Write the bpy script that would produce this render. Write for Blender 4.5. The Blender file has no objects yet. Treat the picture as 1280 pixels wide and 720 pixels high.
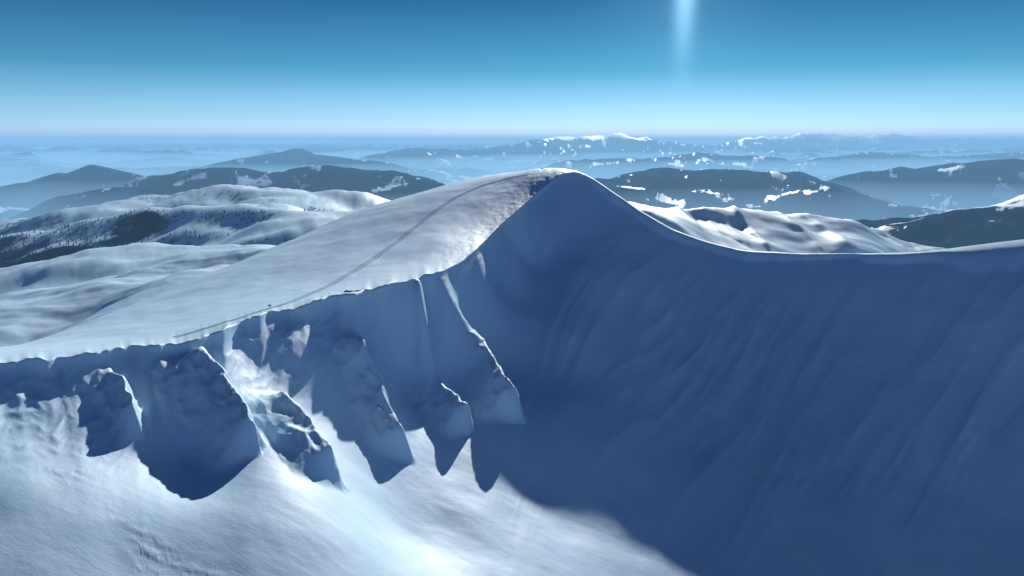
import bpy, math, numpy as np, time
from mathutils import Vector
T0=time.time()
F=914.0; PITCH=math.radians(11.4); cP,sP=math.cos(PITCH),math.sin(PITCH)
SUN_AZ=math.radians(12.6); SUN_EL=math.radians(25)

def ray(px,py):
    x=(px-640)/F; u=(360-py)/F
    return np.array([x, cP+u*sP, -sP+u*cP])
def P(px,py,Y):
    r=ray(px,py); return r*(Y/r[1])
def C(px,Y,Z):
    return np.array([(px-640)/F*(cP*Y-sP*Z),Y,Z])
def PL(px,py,c=-212.,a=-.475,b=.166):
    r=ray(px,py); s=c/(r[2]-a*r[0]-b*r[1]); return r*s

# ---------- noise ----------
rng=np.random.RandomState(7)
perm=rng.permutation(512).astype(np.int32)
ga=rng.rand(512)*2*np.pi; gx=np.cos(ga).astype(np.float32); gy=np.sin(ga).astype(np.float32)
def perlin(x,y,seed=0):
    x=np.asarray(x,np.float64)+seed*37.17; y=np.asarray(y,np.float64)+seed*91.73
    xi=np.floor(x).astype(np.int64); yi=np.floor(y).astype(np.int64)
    fx=(x-xi).astype(np.float32); fy=(y-yi).astype(np.float32)
    u=fx*fx*fx*(fx*(fx*6-15)+10); v=fy*fy*fy*(fy*(fy*6-15)+10)
    def g(ix,iy,dx,dy):
        h=perm[(perm[ix&511]+iy)&511]; return gx[h]*dx+gy[h]*dy
    a=g(xi,yi,fx,fy); b=g(xi+1,yi,fx-1,fy); c=g(xi,yi+1,fx,fy-1); d=g(xi+1,yi+1,fx-1,fy-1)
    return (a+u*(b-a))*(1-v)+(c+u*(d-c))*v
def fbm(x,y,o=4,seed=0,g=.5):
    s=0;a=1.
    for i in range(o):
        s=s+a*perlin(x*2**i,y*2**i,seed+i*3); a*=g
    return s
def ridged(x,y,o=4,seed=0):
    s=0;a=1.;w=1.
    for i in range(o):
        n=1-np.abs(perlin(x*2**i,y*2**i,seed+i*5))*1.6; n=np.clip(n,0,1)**2*w
        s=s+a*n; w=np.clip(n*1.6,0,1); a*=.5
    return s/1.6
def sst(a,b,x):
    t=np.clip((x-a)/(b-a),0,1); return t*t*(3-2*t)

# ---------- ridge ----------
RP=[(-400,500,165),(-150,470,205),(0,452,240),(100,441,256),(200,431,275),(255,421,286),(300,402,305),(360,385,330),(430,368,355),
(480,358,374),(540,343,408),(575,328,444),(600,308,484),(625,282,524),(655,256,558),(680,234,584),(700,218,598),(720,214,606),
(740,222,608),(770,242,604),(800,263,594),(840,286,580),(880,301,570),(930,313,560),(1000,317,553),(1080,317,550),
(1150,315,550),(1210,308,560),(1280,299,575),(1400,290,590),(1700,285,640)]
R=np.array([P(*p) for p in RP])
Raz=np.arctan2(R[:,0],R[:,1]); Rr=np.hypot(R[:,0],R[:,1])
def gsm(v,k):
    w=np.exp(-.5*(np.arange(-3*k,3*k+1)/k)**2); w/=w.sum()
    return np.convolve(np.pad(v,3*k,mode='edge'),w,'valid')
azf=np.linspace(-3.1416,3.1416,12567)
Raz2=np.concatenate([[-3.2,-1.7],Raz,[1.7,3.2]]); Rr2=np.concatenate([[420,420],Rr,[600,420]]); Rz2=np.concatenate([[-250,-90],R[:,2],[-150,-250]])
rf=gsm(np.interp(azf,Raz2,Rr2),14); zf=gsm(np.interp(azf,Raz2,Rz2),10)
ragged=1-sst(-.13,-.04,azf)
rs=np.linspace(Raz[0],Raz[-1],60)
rpts=[(np.sin(a)*np.interp(a,azf,rf),np.cos(a)*np.interp(a,azf,rf),np.interp(a,azf,zf)) for a in rs]
rf=rf+ (perlin(azf*24,azf*0,3)*7+perlin(azf*70,azf*0,4)*2.4)*(.15+1.*ragged)
zn_=(perlin(azf*45,azf*0+5,5)*1.7+perlin(azf*120,azf*0+5,6)*.7)*(.12+.8*ragged)
# ---------- RBF ----------
def tps(pts):
    pts=np.array(pts,float); xy=pts[:,:2]/100.; n=len(pts)
    d=np.hypot(xy[:,None,0]-xy[None,:,0],xy[:,None,1]-xy[None,:,1])
    K=np.where(d>0,d*d*np.log(d+1e-12),0)+np.eye(n)*3e-5
    Q=np.hstack([np.ones((n,1)),xy]); A=np.block([[K,Q],[Q.T,np.zeros((3,3))]])
    w=np.linalg.solve(A,np.concatenate([pts[:,2],np.zeros(3)]))
    def f(x,y):
        x=x/100.;y=y/100.; s=w[n]+w[n+1]*x+w[n+2]*y
        for i in range(n):
            d2=(x-xy[i,0])**2+(y-xy[i,1])**2
            s=s+w[i]*.5*d2*np.log(d2+1e-12)
        return s
    return f
front=list(rpts)
for p in [(600,640,-218),(640,720,-218),(510,670,-220),(670,610,-217),(740,660,-217),(850,716,-213),(600,1000,-218)]:
    front.append(PL(*p))
for p in [(-200,720),(-200,600),(0,720),(0,620),(200,720),(200,640),(400,720),(390,640),(350,600),(0,900),(300,1000),(-400,900)]:
    front.append(PL(*p,-229.4,-.475,.31))
for p in [(0,513,224),(60,500,235),(130,503,245),(172,525,243),(222,572,240),(-200,520,190),(310,440,297),(385,433,318),(405,505,302),(320,530,262),
          (480,530,321),(512,577,311),(556,548,338),(600,535,355),
          (580,400,434),(600,450,410),(620,500,384),(520,400,401),(500,450,368),(450,432,343),(560,470,388),(560,515,362)]: front.append(P(*p))
for px,l in {850:[(535,-103),(480,-140),(420,-168),(360,-186)],
 1050:[(500,-122),(440,-158),(380,-188),(320,-210),(260,-225),(180,-235)],
 1280:[(520,-105),(460,-148),(400,-185),(340,-212),(260,-232),(160,-240)],
 1650:[(560,-110),(460,-160),(340,-215),(200,-240)],
 718:[(575,-52),(520,-90),(460,-124),(400,-150),(350,-168)],
 655:[(530,-84),(465,-119),(405,-147)],
 615:[(488,-90)]}.items():
    for Y,Z in l: front.append(C(px,Y,Z))
SIL=[(-400,470,240),(-150,455,300),(0,437,350),(100,407,420),(200,367,500),(300,327,565),(380,293,615),(430,270,640),(480,253,655),(540,236,665),(600,221,665),(650,214,650),(690,210,635)]
back=list(rpts)+[P(*p) for p in SIL]
for p in [(600,262,552),(560,300,485),(500,300,500),(430,330,455),(350,352,430),(250,392,360),(120,425,310)]: back.append(P(*p))
for (px,py,Y) in SIL[2:]:
    q=P(px,py,Y); d=q[:2]/np.hypot(*q[:2]); s=q[2]/Y
    back.append((q[0]+d[0]*120,q[1]+d[1]*120,q[2]+s*120-22)); back.append((q[0]+d[0]*260,q[1]+d[1]*260,q[2]+s*260-85))
for a in rs[rs>.14]:
    r=np.interp(a,azf,rf); z=np.interp(a,azf,zf)
    back.append((np.sin(a)*(r+40),np.cos(a)*(r+40),z-12)); back.append((np.sin(a)*(r+150),np.cos(a)*(r+150),z-75))
fF=tps(front); fB=tps(back)
S=np.array([P(*p) for p in SIL]); Saz=np.arctan2(S[:,0],S[:,1]); Srr=np.hypot(S[:,0],S[:,1])

# ---------- far ranges: (crest polyline, flank slope, rounding, roughness) ----------
RANGES=[
 ([(-250,310,2700),(-100,290,2600),(60,270,2500),(150,256,2400),(280,234,2400),(350,236,2300),(440,262,2100)],.30,160,30),
 ([(-200,300,1900),(0,296,1800),(120,272,1800),(250,258,1750),(330,256,1650),(400,266,1500),(460,285,1300)],.42,90,16),
 ([(-200,375,1300),(0,350,1250),(80,325,1250),(150,308,1200),(240,312,1100),(330,312,950),(400,315,850)],.30,90,9),
 ([(-200,415,850),(0,392,820),(100,375,820),(200,352,800),(300,330,760)],.2,90,6),
 ([(780,252,760),(860,263,820),(960,264,850),(1050,278,860),(1150,304,850),(1300,335,830)],.42,10,2),
 ([(1040,292,3600),(1100,276,3300),(1200,262,3100),(1290,240,2900),(1450,220,2600),(1700,220,2600)],.4,80,40),
 ([(740,222,6500),(850,211,7000),(960,213,7000),(1060,236,6000)],.30,200,80),
 ([(1000,236,7500),(1120,216,7800),(1220,198,8000),(1320,206,8200),(1500,200,8200)],.30,200,90),
 ([(-250,250,6000),(-50,240,6500),(40,225,7500),(105,205,8000),(170,222,7800),(210,238,7200)],.33,60,60),
 ([(180,232,6000),(260,210,6500),(330,215,6500),(420,209,6500),(480,215,6500),(580,236,6000)],.30,150,60),
 ([(260,204,13000),(375,186,14000),(470,206,13500)],.3,200,80),
 ([(470,200,17000),(520,188,20000),(600,186,22000),(660,180,25000),(700,172,28000),(735,170,30000),(770,164,30000),(795,171,30000),(825,170,30000),(860,182,30000)],.35,80,240),
 ([(860,186,34000),(950,175,34000),(990,164,36000),(1080,168,38000),(1180,169,38000),(1280,173,40000),(1500,173,40000)],.35,100,300),
 ([(700,206,15000),(820,196,16000),(900,192,17000),(1000,200,16000),(1100,190,18000),(1300,192,18000)],.33,150,160),
 ([(-200,184,60000),(0,184,60000),(80,180,60000),(160,178,60000),(300,182,60000),(420,180,60000),(600,171,65000),(700,176,65000)],.3,300,400),
]
def smax(a,b,k):
    h=np.clip(.5+.5*(a-b)/k,0,1); return b+(a-b)*h+k*h*(1-h)
def farH(x,y):
    r=np.hypot(x,y)
    wx=x+900*fbm(x/3800,y/3800,2,11); wy=y+900*fbm(x/3800,y/3800,2,21)
    z=-860+430*ridged(wx/6200,wy/6200,2,31)*(.8+.9*sst(9000,40000,r))+60*fbm(x/1500,y/1500,3,41)
    z=z-250*(1-sst(900,5000,r))
    for pts,sl,rw,na in RANGES:
        q=np.array([P(*p) for p in pts]); best=np.full(x.shape,-1e9)
        ym=q[:,1].mean(); wl=max(150.,ym*.13)
        dx=fbm(x/wl,y/wl,2,51)*wl*.4; dy=fbm(x/wl,y/wl,2,61)*wl*.4
        X=x+dx; Y=y+dy
        for i in range(len(q)-1):
            a=q[i];b=q[i+1]; e=b[:2]-a[:2]; L=e@e
            t=np.clip(((X-a[0])*e[0]+(Y-a[1])*e[1])/L,0,1)
            d=np.hypot(X-a[0]-t*e[0],Y-a[1]-t*e[1])
            h=a[2]+t*(b[2]-a[2])-sl*(np.sqrt(d*d+rw*rw)-rw)
            best=np.maximum(best,h)
        best=best+na*fbm(x/wl/.9,y/wl/.9,5,71,.45)
        z=smax(z,best,6+ym*.008)
    return z

# ---------- grid ----------
az_in=np.linspace(-.66,.66,1150); e=np.concatenate([np.linspace(.66,1.2,60)[1:],np.linspace(1.2,math.pi,60)[1:]])
az=np.concatenate([-e[::-1],az_in,e]); NA=len(az)
rr=np.interp(az,azf,rf); zrs=np.interp(az,azf,zf); zno=np.interp(az,azf,zn_); zr=zrs+zno
NF=420; NB1=260; NB2=300
t=np.linspace(0,1,NF)
inner=5.
tf=1-(1-t)**1.15
rowsF=inner+(rr[None,:]-inner)*tf[:,None]
tb=np.concatenate([np.linspace(0,1,NB1+1)[1:]**1.15])
rB1=rr[None,:]+(np.maximum(1000,rr[None,:]+300)-rr[None,:])*tb[:,None]
tb2=np.linspace(0,1,NB2+1)[1:]
rB2=rB1[-1][None,:]*np.exp(np.log(90000/rB1[-1])[None,:]*tb2[:,None])
rB3=np.array([150000.,400000.])[:,None]*np.ones((1,NA))
rad=np.vstack([rowsF,rB1,rB2,rB3]); NR=rad.shape[0]
AZ=np.broadcast_to(az,rad.shape); X=np.sin(AZ)*rad; Y=np.cos(AZ)*rad
Z=np.zeros_like(X); ROCK=np.zeros_like(X); FOR=np.zeros_like(X)
behind=sst(.95,1.5,np.abs(az))[None,:]
# front
xf,yf=X[:NF],Y[:NF]; d=rr[None,:]-rad[:NF]; azF=AZ[:NF]
zz=fF(xf,yf)
zz=zz+(zrs[None,:]-zz[-1:,:])*np.exp(-d/15.)+zno[None,:]*np.exp(-d/4.)
zb_=-240+ (zrs[None,:]+240)*sst(200,0,d) + fbm(xf/90,yf/90,3,95)*8
wb=np.maximum(behind,sst(0,-120,yf))*sst(20,120,rad[:NF])
zz=zz*(1-wb)+zb_*wb
left=1-sst(-.04,.06,azF)
cor=(1.0+3.8*left*np.clip(.6+1.4*perlin(azF*18,azF*0,8),.15,2))
zz=zz-cor*(1-np.exp(-d/1.6))*np.exp(-d/22.)
# rounded, sunlit lip of the saddle ridge
lip=(5.5+7*perlin(azF*16,azF*0,9)+2*perlin(azF*60,azF*0,12)+24*sst(.5,.62,azF))*sst(.085,.14,azF)
lip=np.maximum(lip,1.5*sst(.085,.14,azF))
wlip=sst(1.7,.5,d/np.maximum(lip,.01))*(lip>.3)
zz=zz*(1-wlip)+(zr[None,:]-.10*d-.004*d*d)*wlip
along=azF*420+ d*.35
fl=(ridged(along/30,d/170,3,81)-.45)
zz=zz+fl*2.4*sst(14,50,d)*(1-sst(150,300,d))*sst(-.05,.12,azF)*(1-.4*sst(.25,.45,azF))
zz=zz+fbm(xf/60,yf/60,3,91)*1.8*sst(10,60,d)
# rib buttresses
RIBS=[ # crest polyline, height, left width, right width
 ([(124,442,259),(148,472,248),(170,500,241)],6.5,10,2.0),
 ([(248,424,285),(262,452,276),(285,495,264),(320,555,252)],11,22,2.4),
 ([(340,470,289),(370,495,277),(420,560,262)],13,20,2.6),
 ([(443,394,352),(456,416,345),(478,458,330),(500,506,312)],12,18,2.8),
 ([(508,390,398),(524,414,388),(550,452,370),(582,494,352)],14,20,3.),
 ([(582,366,430),(598,396,420),(616,430,400),(642,468,374)],18,22,3.2),
]
MC=np.zeros_like(zz)
for ri,(pts,A,wl,wr) in enumerate(RIBS):
    q=np.array([P(*p) for p in pts]); n=len(q)-1; best=np.full(xf.shape,1e9); add=np.zeros_like(xf)
    wob=fbm(xf/18,yf/18,2,101+ri)*3.5+(ridged(xf/9,yf/9,2,131+ri)-.5)*1.8
    for i in range(n):
        a=q[i];b=q[i+1]; ev=b[:2]-a[:2]; L=ev@ev
        tt=((xf-a[0])*ev[0]+(yf-a[1])*ev[1])/L; tc=np.clip(tt,0,1)
        cx=xf-a[0]-tc*ev[0]; cy=yf-a[1]-tc*ev[1]; dd=np.hypot(cx,cy)
        side=np.sign(ev[0]*(yf-a[1])-ev[1]*(xf-a[0]))
        sd=np.where(side>0,1,-1)*dd+wob
        s=(i+tc)/n
        env=sst(0,.38,s)*(.7+.3*s) if ri!=1 else sst(-.05,.3,s)*(.7+.3*s)
        if i==n-1: env=env*(1-sst(-2,6,(tt-1)*math.sqrt(L)+wob*.6))
        h=A*env*np.where(sd>0,1-sst(0,wr*2,sd),np.clip(1+sd/wl,0,1)**1.15)
        m=dd<best; add=np.where(m,h,add); best=np.minimum(best,dd)
    add=add*(sst(5,26,d) if ri>=3 else sst(0,6,d))
    zz=np.maximum(zz,zz+add)
    MC=np.maximum(MC,np.clip(add/A,0,1))
    ROCK[:NF]=np.maximum(ROCK[:NF],np.clip(add/A,0,1)*sst(.7,1.,add/A)*.38)
# wind-packed crust and broken slabs on the buttresses
zz=zz+MC*((ridged(xf/11,yf/7,3,301)-.5)*1.0)
zz=zz+left*sst(60,8,d)*sst(1,6,d)*(ridged(along/14,d/10,3,305)-.5)*.7
zz=zz+fbm(xf/9,yf/9,3,121)*.10+ fbm(xf/18,yf/4,3,131)*.08*sst(40,120,d)
crm=sst(.1,.5,fbm(xf/38,yf/30,2,311))*sst(-.25,-.5,azF)*sst(20,50,d)
zz=zz+crm*.22*sst(.05,.3,fbm(xf/7,yf/2.6,4,313,.6))
Z[:NF]=zz
# back
xb,yb=X[NF:],Y[NF:]; db=rad[NF:]-rr[None,:]; azb=AZ[NF:]
near=(rad[NF:]<2500)&(np.abs(azb)<1.5)
zn=np.full(xb.shape,-1e5)
zn[near]=fB(xb[near],yb[near])
z0=fB(np.sin(az)*rr,np.cos(az)*rr)
zn=zn+(zr-z0)[None,:]*np.exp(-db/15.)
zn=np.where(np.abs(azb)<1.2,zn,zr[None,:]-db*.35)
Sb=np.where(azb<.06,np.interp(azb,Saz,Srr),rr[None,:]+60)
zn=zn-.0016*np.maximum(0,rad[NF:]-Sb-70)**2
rough=np.exp(-db/70.)*sst(-.17,-.03,azb)*(1-sst(.1,.14,azb))
zn=zn+fbm(xb/5,yb/5,3,141)*.35*rough+fbm(xb/40,yb/40,3,151)*1.0*sst(5,60,db)+fbm(xb/9,yb/3,3,145)*.08
zfar=farH(xb,yb)
zb=smax(zn,zfar,10.)
wnear=np.exp(-db/25.)
zb=zb*(1-wnear)+np.maximum(zn,-1e4)*wnear
Z[NF:]=zb
mid=sst(650,800,rad[NF:])*(1-sst(2500,4000,rad[NF:]))
Z[NF:]+=mid*(fbm(xb/110,yb/70,3,161)*5)
Z[NF:]+=sst(700,820,rad[NF:])*(1-sst(1000,1200,rad[NF:]))*sst(.15,.2,azb)*ridged(xb/38+yb/300,yb/300,2,171)*4
Z[-2:]=np.array([-900.,-900.])[:,None]
gr=np.gradient(Z,axis=0)/np.maximum(np.gradient(rad,axis=0),1e-3)
nz=fbm(X/500,Y/500,5,181)+.5*fbm(X/2500,Y/2500,3,191)
facing=np.clip(gr,-1,1)
tl=np.interp(rad,[900,1500,3000,5000,8000,20000,40000],[-305,-275,-275,-215,-160,-10,60])
FOR=sst(-60,80,(tl-Z)+nz*90+facing*200)*sst(1000,1250,rad)
clear=sst(.1,.7,fbm(X/380,Y/520,6,201,.7)+.45*fbm(X/2600,Y/2600,2,203))
FOR=FOR*(1-.8*clear*sst(1500,3000,rad))
FOR[:NF]=0
ROCK[NF:]=np.maximum(ROCK[NF:],rough*.38*(db<150))
NEAR=1-sst(500,1500,rad)
print('height',time.time()-T0, 'verts',X.size)

def mkmesh(name,co,faces,smooth=True):
    me=bpy.data.meshes.new(name); nv=len(co); nf=len(faces)
    me.vertices.add(nv); me.vertices.foreach_set('co',co.astype(np.float32).ravel())
    k=faces.shape[1]
    me.loops.add(nf*k); me.loops.foreach_set('vertex_index',faces.astype(np.int32).ravel())
    me.polygons.add(nf); me.polygons.foreach_set('loop_start',np.arange(0,nf*k,k,dtype=np.int32))
    me.polygons.foreach_set('loop_total',np.full(nf,k,dtype=np.int32))
    me.update(calc_edges=True); me.polygons.foreach_set('use_smooth',np.full(nf,smooth,dtype=bool))
    ob=bpy.data.objects.new(name,me); bpy.context.scene.collection.objects.link(ob); return ob
idx=np.arange(NR*NA).reshape(NR,NA)
faces=np.stack([idx[:-1,:-1],idx[:-1,1:],idx[1:,1:],idx[1:,:-1]],-1).reshape(-1,4)
ter=mkmesh('snowy_mountain_terrain',np.stack([X,Y,Z],-1).reshape(-1,3),faces)
for n,arr in (('forest',FOR),('rock',ROCK),('near',NEAR)):
    a=ter.data.attributes.new(n,'FLOAT','POINT'); a.data.foreach_set('value',arr.astype(np.float32).ravel())

# ---------- materials ----------
def newmat(n):
    m=bpy.data.materials.new(n); m.use_nodes=True; nt=m.node_tree; nt.nodes.clear(); return m,nt
def N(nt,t,**k):
    n=nt.nodes.new(t)
    for a,b in k.items(): setattr(n,a,b)
    return n
m,nt=newmat('snow_terrain'); L=nt.links.new
out=N(nt,'ShaderNodeOutputMaterial'); bs=N(nt,'ShaderNodeBsdfPrincipled'); L(bs.outputs[0],out.inputs[0])
geo=N(nt,'ShaderNodeNewGeometry')
def noise(scale,detail=4,rough=.55,vec=None):
    n=N(nt,'ShaderNodeTexNoise'); n.inputs['Scale'].default_value=scale; n.inputs['Detail'].default_value=detail; n.inputs['Roughness'].default_value=rough
    L(vec if vec else geo.outputs['Position'],n.inputs['Vector']); return n.outputs['Fac']
def math_(op,a,b=None,c=None):
    n=N(nt,'ShaderNodeMath',operation=op)
    for i,v in enumerate((a,b,c)):
        if v is None: continue
        if isinstance(v,(int,float)): n.inputs[i].default_value=v
        else: L(v,n.inputs[i])
    return n.outputs[0]
def mrange(v,a,b,c=0.,d=1.):
    n=N(nt,'ShaderNodeMapRange',interpolation_type='SMOOTHSTEP'); L(v,n.inputs[0])
    for i,q in enumerate((a,b,c,d)): n.inputs[i+1].default_value=q
    return n.outputs[0]
def mixc(f,a,b):
    n=N(nt,'ShaderNodeMix',data_type='RGBA')
    if isinstance(f,float): n.inputs[0].default_value=f
    else: L(f,n.inputs[0])
    for i,v in ((6,a),(7,b)):
        if isinstance(v,tuple): n.inputs[i].default_value=v
        else: L(v,n.inputs[i])
    return n.outputs[2]
def attr(n): a=N(nt,'ShaderNodeAttribute',attribute_name=n); return a.outputs['Fac']
forest,rock,nearA=attr('forest'),attr('rock'),attr('near')
n2=noise(.9,3,.65); n3=noise(.02,4,.7); n4=noise(.0028,5,.68)
snow=mixc(mrange(n3,.35,.65),(.55,.80,.97,1),(.63,.85,.97,1))
fm=mrange(math_('ADD',math_('ADD',forest,math_('MULTIPLY',math_('SUBTRACT',n3,.5),1.1)),math_('MULTIPLY',math_('SUBTRACT',n4,.5),1.5)),.30,.62)
fm=math_('MULTIPLY',fm,mrange(forest,.0,.08))
fcol=mixc(mrange(n3,.4,.6),(.003,.014,.036,1),(.012,.036,.08,1))
rk=mrange(math_('ADD',math_('MULTIPLY',rock,.5),n2),.70,.95)
rkc=mixc(rk,snow,(.30,.44,.56,1))
col=mixc(fm,rkc,fcol)
L(col,bs.inputs['Base Color']); bs.inputs['Roughness'].default_value=.56
L(math_('MULTIPLY',math_('SUBTRACT',1.,fm),.6),bs.inputs['Specular IOR Level'])
mp=N(nt,'ShaderNodeMapping'); L(geo.outputs['Position'],mp.inputs[0]); mp.inputs['Scale'].default_value=(.35,1.,.6); mp.inputs['Rotation'].default_value=(0,0,.5)
b1=noise(.4,5,.55,mp.outputs[0]); b2=noise(2.2,2,.6,mp.outputs[0])
hgt=math_('ADD',math_('MULTIPLY',b1,.11),math_('MULTIPLY',b2,.06))
hgt=math_('ADD',hgt,math_('MULTIPLY',math_('MULTIPLY',n2,rock),1.0))
hgt=math_('MULTIPLY',hgt,nearA)
bp=N(nt,'ShaderNodeBump'); bp.inputs['Strength'].default_value=.75; bp.inputs['Distance'].default_value=1.; L(hgt,bp.inputs['Height']); L(bp.outputs[0],bs.inputs['Normal'])
ter.data.materials.append(m)

# ---------- ski track ----------
def hit(px,py):
    r=ray(px,py); a=math.atan2(r[0],r[1]); s=r[2]/math.hypot(r[0],r[1])
    j=np.searchsorted(az,a); j=min(max(j,1),NA-1); w=(a-az[j-1])/(az[j]-az[j-1])
    rc=rad[:,j-1]*(1-w)+rad[:,j]*w; zc=Z[:,j-1]*(1-w)+Z[:,j]*w
    g=zc[NF-1:]/rc[NF-1:]-s
    k=np.argmax(g>=0)
    if g[k]<0: return None
    k=max(k,1); u=-g[k-1]/(g[k]-g[k-1]) if g[k]!=g[k-1] else 0; u=min(max(u,0),1)
    q=rc[NF-1+k-1]*(1-u)+rc[NF-1+k]*u
    if q>900: return None
    return np.array([math.sin(a)*q,math.cos(a)*q])
def hz(x,y):
    a=math.atan2(x,y); r=math.hypot(x,y); j=min(max(np.searchsorted(az,a),1),NA-1); w=(a-az[j-1])/(az[j]-az[j-1])
    z=0
    for jj,ww in ((j-1,1-w),(j,w)): z+=ww*np.interp(r,rad[:,jj],Z[:,jj])
    return z
tp=[(668,217),(640,221),(605,230),(570,246),(545,262),(520,283),(492,305),(470,322),(440,340),(405,360),(360,379),(310,394),(255,412),(200,424)]
tw=[hit(*p) for p in tp]; tw=[p for p in tw if p is not None]
tw=np.array(tw); sl=np.concatenate([[0],np.cumsum(np.hypot(*np.diff(tw,axis=0).T))])
ss=np.arange(0,sl[-1],1.2); cx=gsm(np.interp(ss,sl,tw[:,0]),10)+gsm(rng.randn(len(ss)),6)*.8; cy=gsm(np.interp(ss,sl,tw[:,1]),10)
tx,ty=np.gradient(cx),np.gradient(cy); ln=np.hypot(tx,ty); nx_,ny_=-ty/ln,tx/ln
V=[];Fc=[]
for off,wd in ((-1.3,.45),(1.3,.45)):
    b=len(V)
    for i in range(len(ss)):
        for sgn in (-1,1):
            x=cx[i]+nx_[i]*(off+sgn*wd); y=cy[i]+ny_[i]*(off+sgn*wd); V.append((x,y,hz(x,y)+.13))
    for i in range(len(ss)-1): Fc.append((b+2*i,b+2*i+1,b+2*i+3,b+2*i+2))
tr=mkmesh('ski_track',np.array(V),np.array(Fc))
m2,nt=newmat('packed_snow'); L=nt.links.new; o=N(nt,'ShaderNodeOutputMaterial'); b=N(nt,'ShaderNodeBsdfDiffuse'); L(b.outputs[0],o.inputs[0])
geo=N(nt,'ShaderNodeNewGeometry'); L(mixc(mrange(noise(.8,4),.4,.6),(.20,.33,.45,1),(.38,.54,.66,1)),b.inputs['Color'])
tr.data.materials.append(m2)

# ---------- small rocks poking out of the crest ----------
import bmesh
m4,nt=newmat('grey_rock'); L=nt.links.new; o=N(nt,'ShaderNodeOutputMaterial'); b=N(nt,'ShaderNodeBsdfDiffuse'); L(b.outputs[0],o.inputs[0])
geo=N(nt,'ShaderNodeNewGeometry'); L(mixc(mrange(noise(2.,4),.4,.6),(.08,.10,.12,1),(.20,.23,.26,1)),b.inputs['Color'])
bm=bmesh.new()
for (px,py,sz) in ((437,366,1.1),(446,365,.8),(338,383,.9),(684,211,1.2),(678,212,.7)):
    h=hit(px,py-1)
    if h is None: continue
    for k in range(3):
        x,y=h+rng.randn(2)*sz*.9; s=sz*rng.uniform(.5,1.)
        r=bmesh.ops.create_icosphere(bm,subdivisions=2,radius=s)
        z=hz(x,y); ph=rng.rand(3)*6
        for v in r['verts']:
            c=v.co; f=1+.25*math.sin(c.x*3/s+ph[0])+.22*math.sin(c.y*4/s+ph[1])
            v.co=c*f
            v.co.x=v.co.x*1.4+x; v.co.y+=y; v.co.z=v.co.z*.7+z
me=bpy.data.meshes.new('rock_outcrop'); bm.to_mesh(me); bm.free(); ro=bpy.data.objects.new('rock_outcrop',me); bpy.context.scene.collection.objects.link(ro); me.materials.append(m4)

# ---------- conifers on the wooded shoulders ----------
sub=(rad>1050)&(rad<2900)&(np.abs(AZ)<.75)&(FOR>.12)&(FOR<.75)
ii=np.argwhere(sub); wgt=rad[sub]*1.; wgt/=wgt.sum()
pick=ii[rng.choice(len(ii),min(6000,len(ii)),replace=False,p=wgt)]
V=[];Fc=[]
for (i,j) in pick:
    x=X[i,j]+rng.randn()*4; y=Y[i,j]+rng.randn()*4; z=hz(x,y)-.5
    H=rng.uniform(3.5,8.5); Rd=H*rng.uniform(.18,.28)
    for (z0_,z1_,r_) in ((.1,.55,1.),(.35,.8,.72),(.62,1.,.45)):
        b=len(V); ph=rng.rand()*6
        for k in range(5):
            a=ph+k*2*math.pi/5; q=r_*Rd*rng.uniform(.75,1.2); V.append((x+math.cos(a)*q,y+math.sin(a)*q,z+z0_*H))
        V.append((x,y,z+z1_*H))
        for k in range(5): Fc.append((b+k,b+(k+1)%5,b+5))
print('trees',len(pick))
cf=mkmesh('conifer_forest',np.array(V),np.array(Fc),False)
m3,nt=newmat('conifer_needles'); L=nt.links.new; o=N(nt,'ShaderNodeOutputMaterial'); b=N(nt,'ShaderNodeBsdfDiffuse'); L(b.outputs[0],o.inputs[0])
geo=N(nt,'ShaderNodeNewGeometry'); L(mixc(mrange(noise(.05,2),.35,.65),(.012,.03,.05,1),(.03,.055,.08,1)),b.inputs['Color'])
cf.data.materials.append(m3)

# ---------- haze layers that emit their own glow in place of scattered sunlight ----------
def slab(name,top,ext,rad_col):
    me=bpy.data.meshes.new(name); bm=bmesh.new(); bmesh.ops.create_cube(bm,size=1); bm.to_mesh(me); bm.free()
    ob=bpy.data.objects.new(name,me); bpy.context.scene.collection.objects.link(ob)
    bot=-3000.; ob.scale=(780000,780000,top-bot); ob.location=(0,0,(top+bot)/2)
    m,nt=newmat(name); o=N(nt,'ShaderNodeOutputMaterial'); ab=N(nt,'ShaderNodeVolumeAbsorption'); em=N(nt,'ShaderNodeEmission'); ad=N(nt,'ShaderNodeAddShader')
    ab.inputs['Color'].default_value=(0,0,0,1); ab.inputs['Density'].default_value=ext
    em.inputs['Color'].default_value=(*rad_col,1); em.inputs['Strength'].default_value=ext
    nt.links.new(ab.outputs[0],ad.inputs[0]); nt.links.new(em.outputs[0],ad.inputs[1]); nt.links.new(ad.outputs[0],o.inputs['Volume'])
    ob.data.materials.append(m); return ob
slab('glowing_atmospheric_haze',260.,1/19000.,(.25,.53,.86))
slab('glowing_valley_haze',-395.,1/4600.,(.36,.66,.94))

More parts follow.
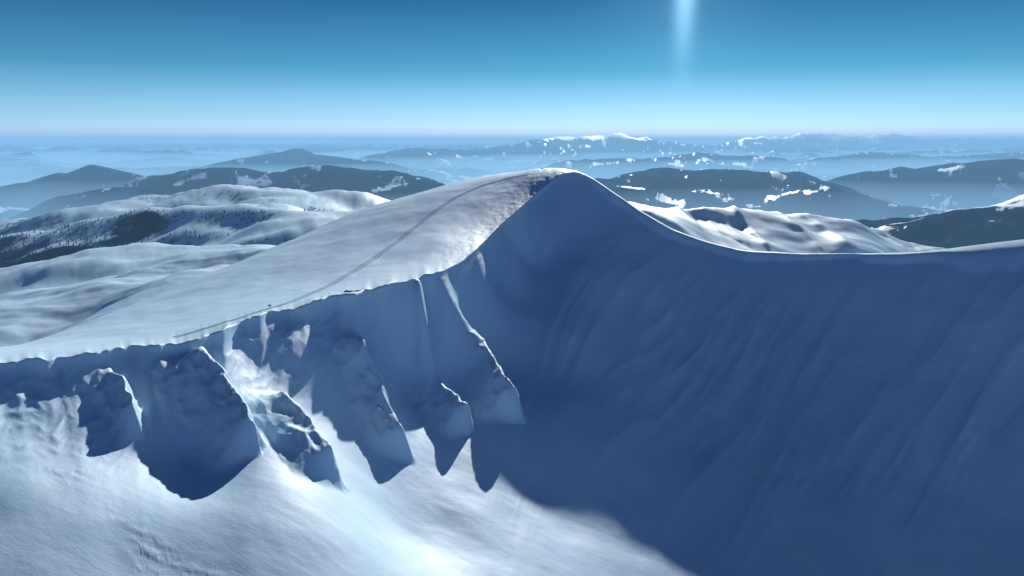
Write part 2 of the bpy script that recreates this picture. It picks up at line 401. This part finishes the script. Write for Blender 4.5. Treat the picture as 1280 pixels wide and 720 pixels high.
# ---------- world, sun, camera ----------
sc=bpy.context.scene
w=bpy.data.worlds.new('World'); sc.world=w; w.use_nodes=True; nt=w.node_tree; nt.nodes.clear(); L=nt.links.new
wo=N(nt,'ShaderNodeOutputWorld'); bg=N(nt,'ShaderNodeBackground'); L(bg.outputs[0],wo.inputs[0])
sky=N(nt,'ShaderNodeTexSky',sky_type='NISHITA'); sky.sun_disc=False; sky.sun_elevation=SUN_EL; sky.sun_rotation=SUN_AZ; sky.altitude=1800
sky.dust_density=.3; sky.ozone_density=3.
tc=N(nt,'ShaderNodeTexCoord'); sx=N(nt,'ShaderNodeSeparateXYZ'); L(tc.outputs['Generated'],sx.inputs[0])
cr=N(nt,'ShaderNodeValToRGB'); L(sx.outputs[2],cr.inputs[0])
el=cr.color_ramp.elements; el[0].position=0.; el[0].color=(.72,.76,1.,1); el[1].position=1.; el[1].color=(.003,.03,.12,1)
for p,c in ((.03,(.38,.54,.70,1)),(.09,(.085,.305,.39,1)),(.18,(.013,.145,.225,1)),(.4,(.002,.045,.19,1))):
    x=el.new(p); x.color=c
mx=N(nt,'ShaderNodeMix',data_type='RGBA',blend_type='MULTIPLY'); mx.inputs[0].default_value=1.; L(sky.outputs[0],mx.inputs[6]); L(cr.outputs[0],mx.inputs[7])
azm=math_('MULTIPLY_ADD',sx.outputs[0],math.sin(SUN_AZ),math_('MULTIPLY',sx.outputs[1],math.cos(SUN_AZ)))
asf=mrange(azm,-.6,.7)
mz=N(nt,'ShaderNodeMix',data_type='RGBA',blend_type='MULTIPLY'); mz.inputs[0].default_value=1.; L(mx.outputs[2],mz.inputs[6]); L(mixc(asf,(.005,.17,.85,1),(1.,1.,1.,1)),mz.inputs[7])
# bright streak below the sun plus soft aureole, painted into the sky colour
pc=math_('SUBTRACT',math_('MULTIPLY',sx.outputs[0],math.cos(SUN_AZ)),math_('MULTIPLY',sx.outputs[1],math.sin(SUN_AZ)))
pc2=math_('MULTIPLY',pc,pc)
g1=math_('MULTIPLY',math_('EXPONENT',math_('MULTIPLY',pc2,-1/(.013**2))),math_('POWER',mrange(sx.outputs[2],.02,.24),1.6))
g2=math_('MULTIPLY',math_('EXPONENT',math_('MULTIPLY',pc2,-1/(.09**2))),mrange(sx.outputs[2],.0,.3))
gl=math_('MULTIPLY',math_('ADD',math_('MULTIPLY',g1,7.),math_('MULTIPLY',g2,.9)),mrange(azm,.3,.6))
gc=N(nt,'ShaderNodeMix',data_type='RGBA',blend_type='MULTIPLY'); gc.inputs[0].default_value=1.; gc.inputs[6].default_value=(.45,.8,1.,1); L(gl,gc.inputs[7])
ga_=N(nt,'ShaderNodeMix',data_type='RGBA',blend_type='ADD'); ga_.inputs[0].default_value=1.; L(mz.outputs[2],ga_.inputs[6]); L(gc.outputs[2],ga_.inputs[7])
L(ga_.outputs[2],bg.inputs[0]); bg.inputs[1].default_value=.15
sd=bpy.data.lights.new('sun','SUN'); sd.energy=5; sd.angle=math.radians(.5); sd.color=(1,.99,.97)
so=bpy.data.objects.new('sun',sd); sc.collection.objects.link(so)
dv=Vector((math.sin(SUN_AZ)*math.cos(SUN_EL),math.cos(SUN_AZ)*math.cos(SUN_EL),math.sin(SUN_EL)))
so.rotation_euler=dv.to_track_quat('Z','Y').to_euler()
cd=bpy.data.cameras.new('camera'); cd.sensor_width=36; cd.lens=36*F/1280; cd.clip_start=1; cd.clip_end=900000
co=bpy.data.objects.new('camera',cd); sc.collection.objects.link(co); co.location=(0,0,0); co.rotation_euler=(math.pi/2-PITCH,0,0)
sc.camera=co
sc.view_settings.view_transform='Standard'; sc.view_settings.look='None'; sc.view_settings.exposure=0
print('done',time.time()-T0)
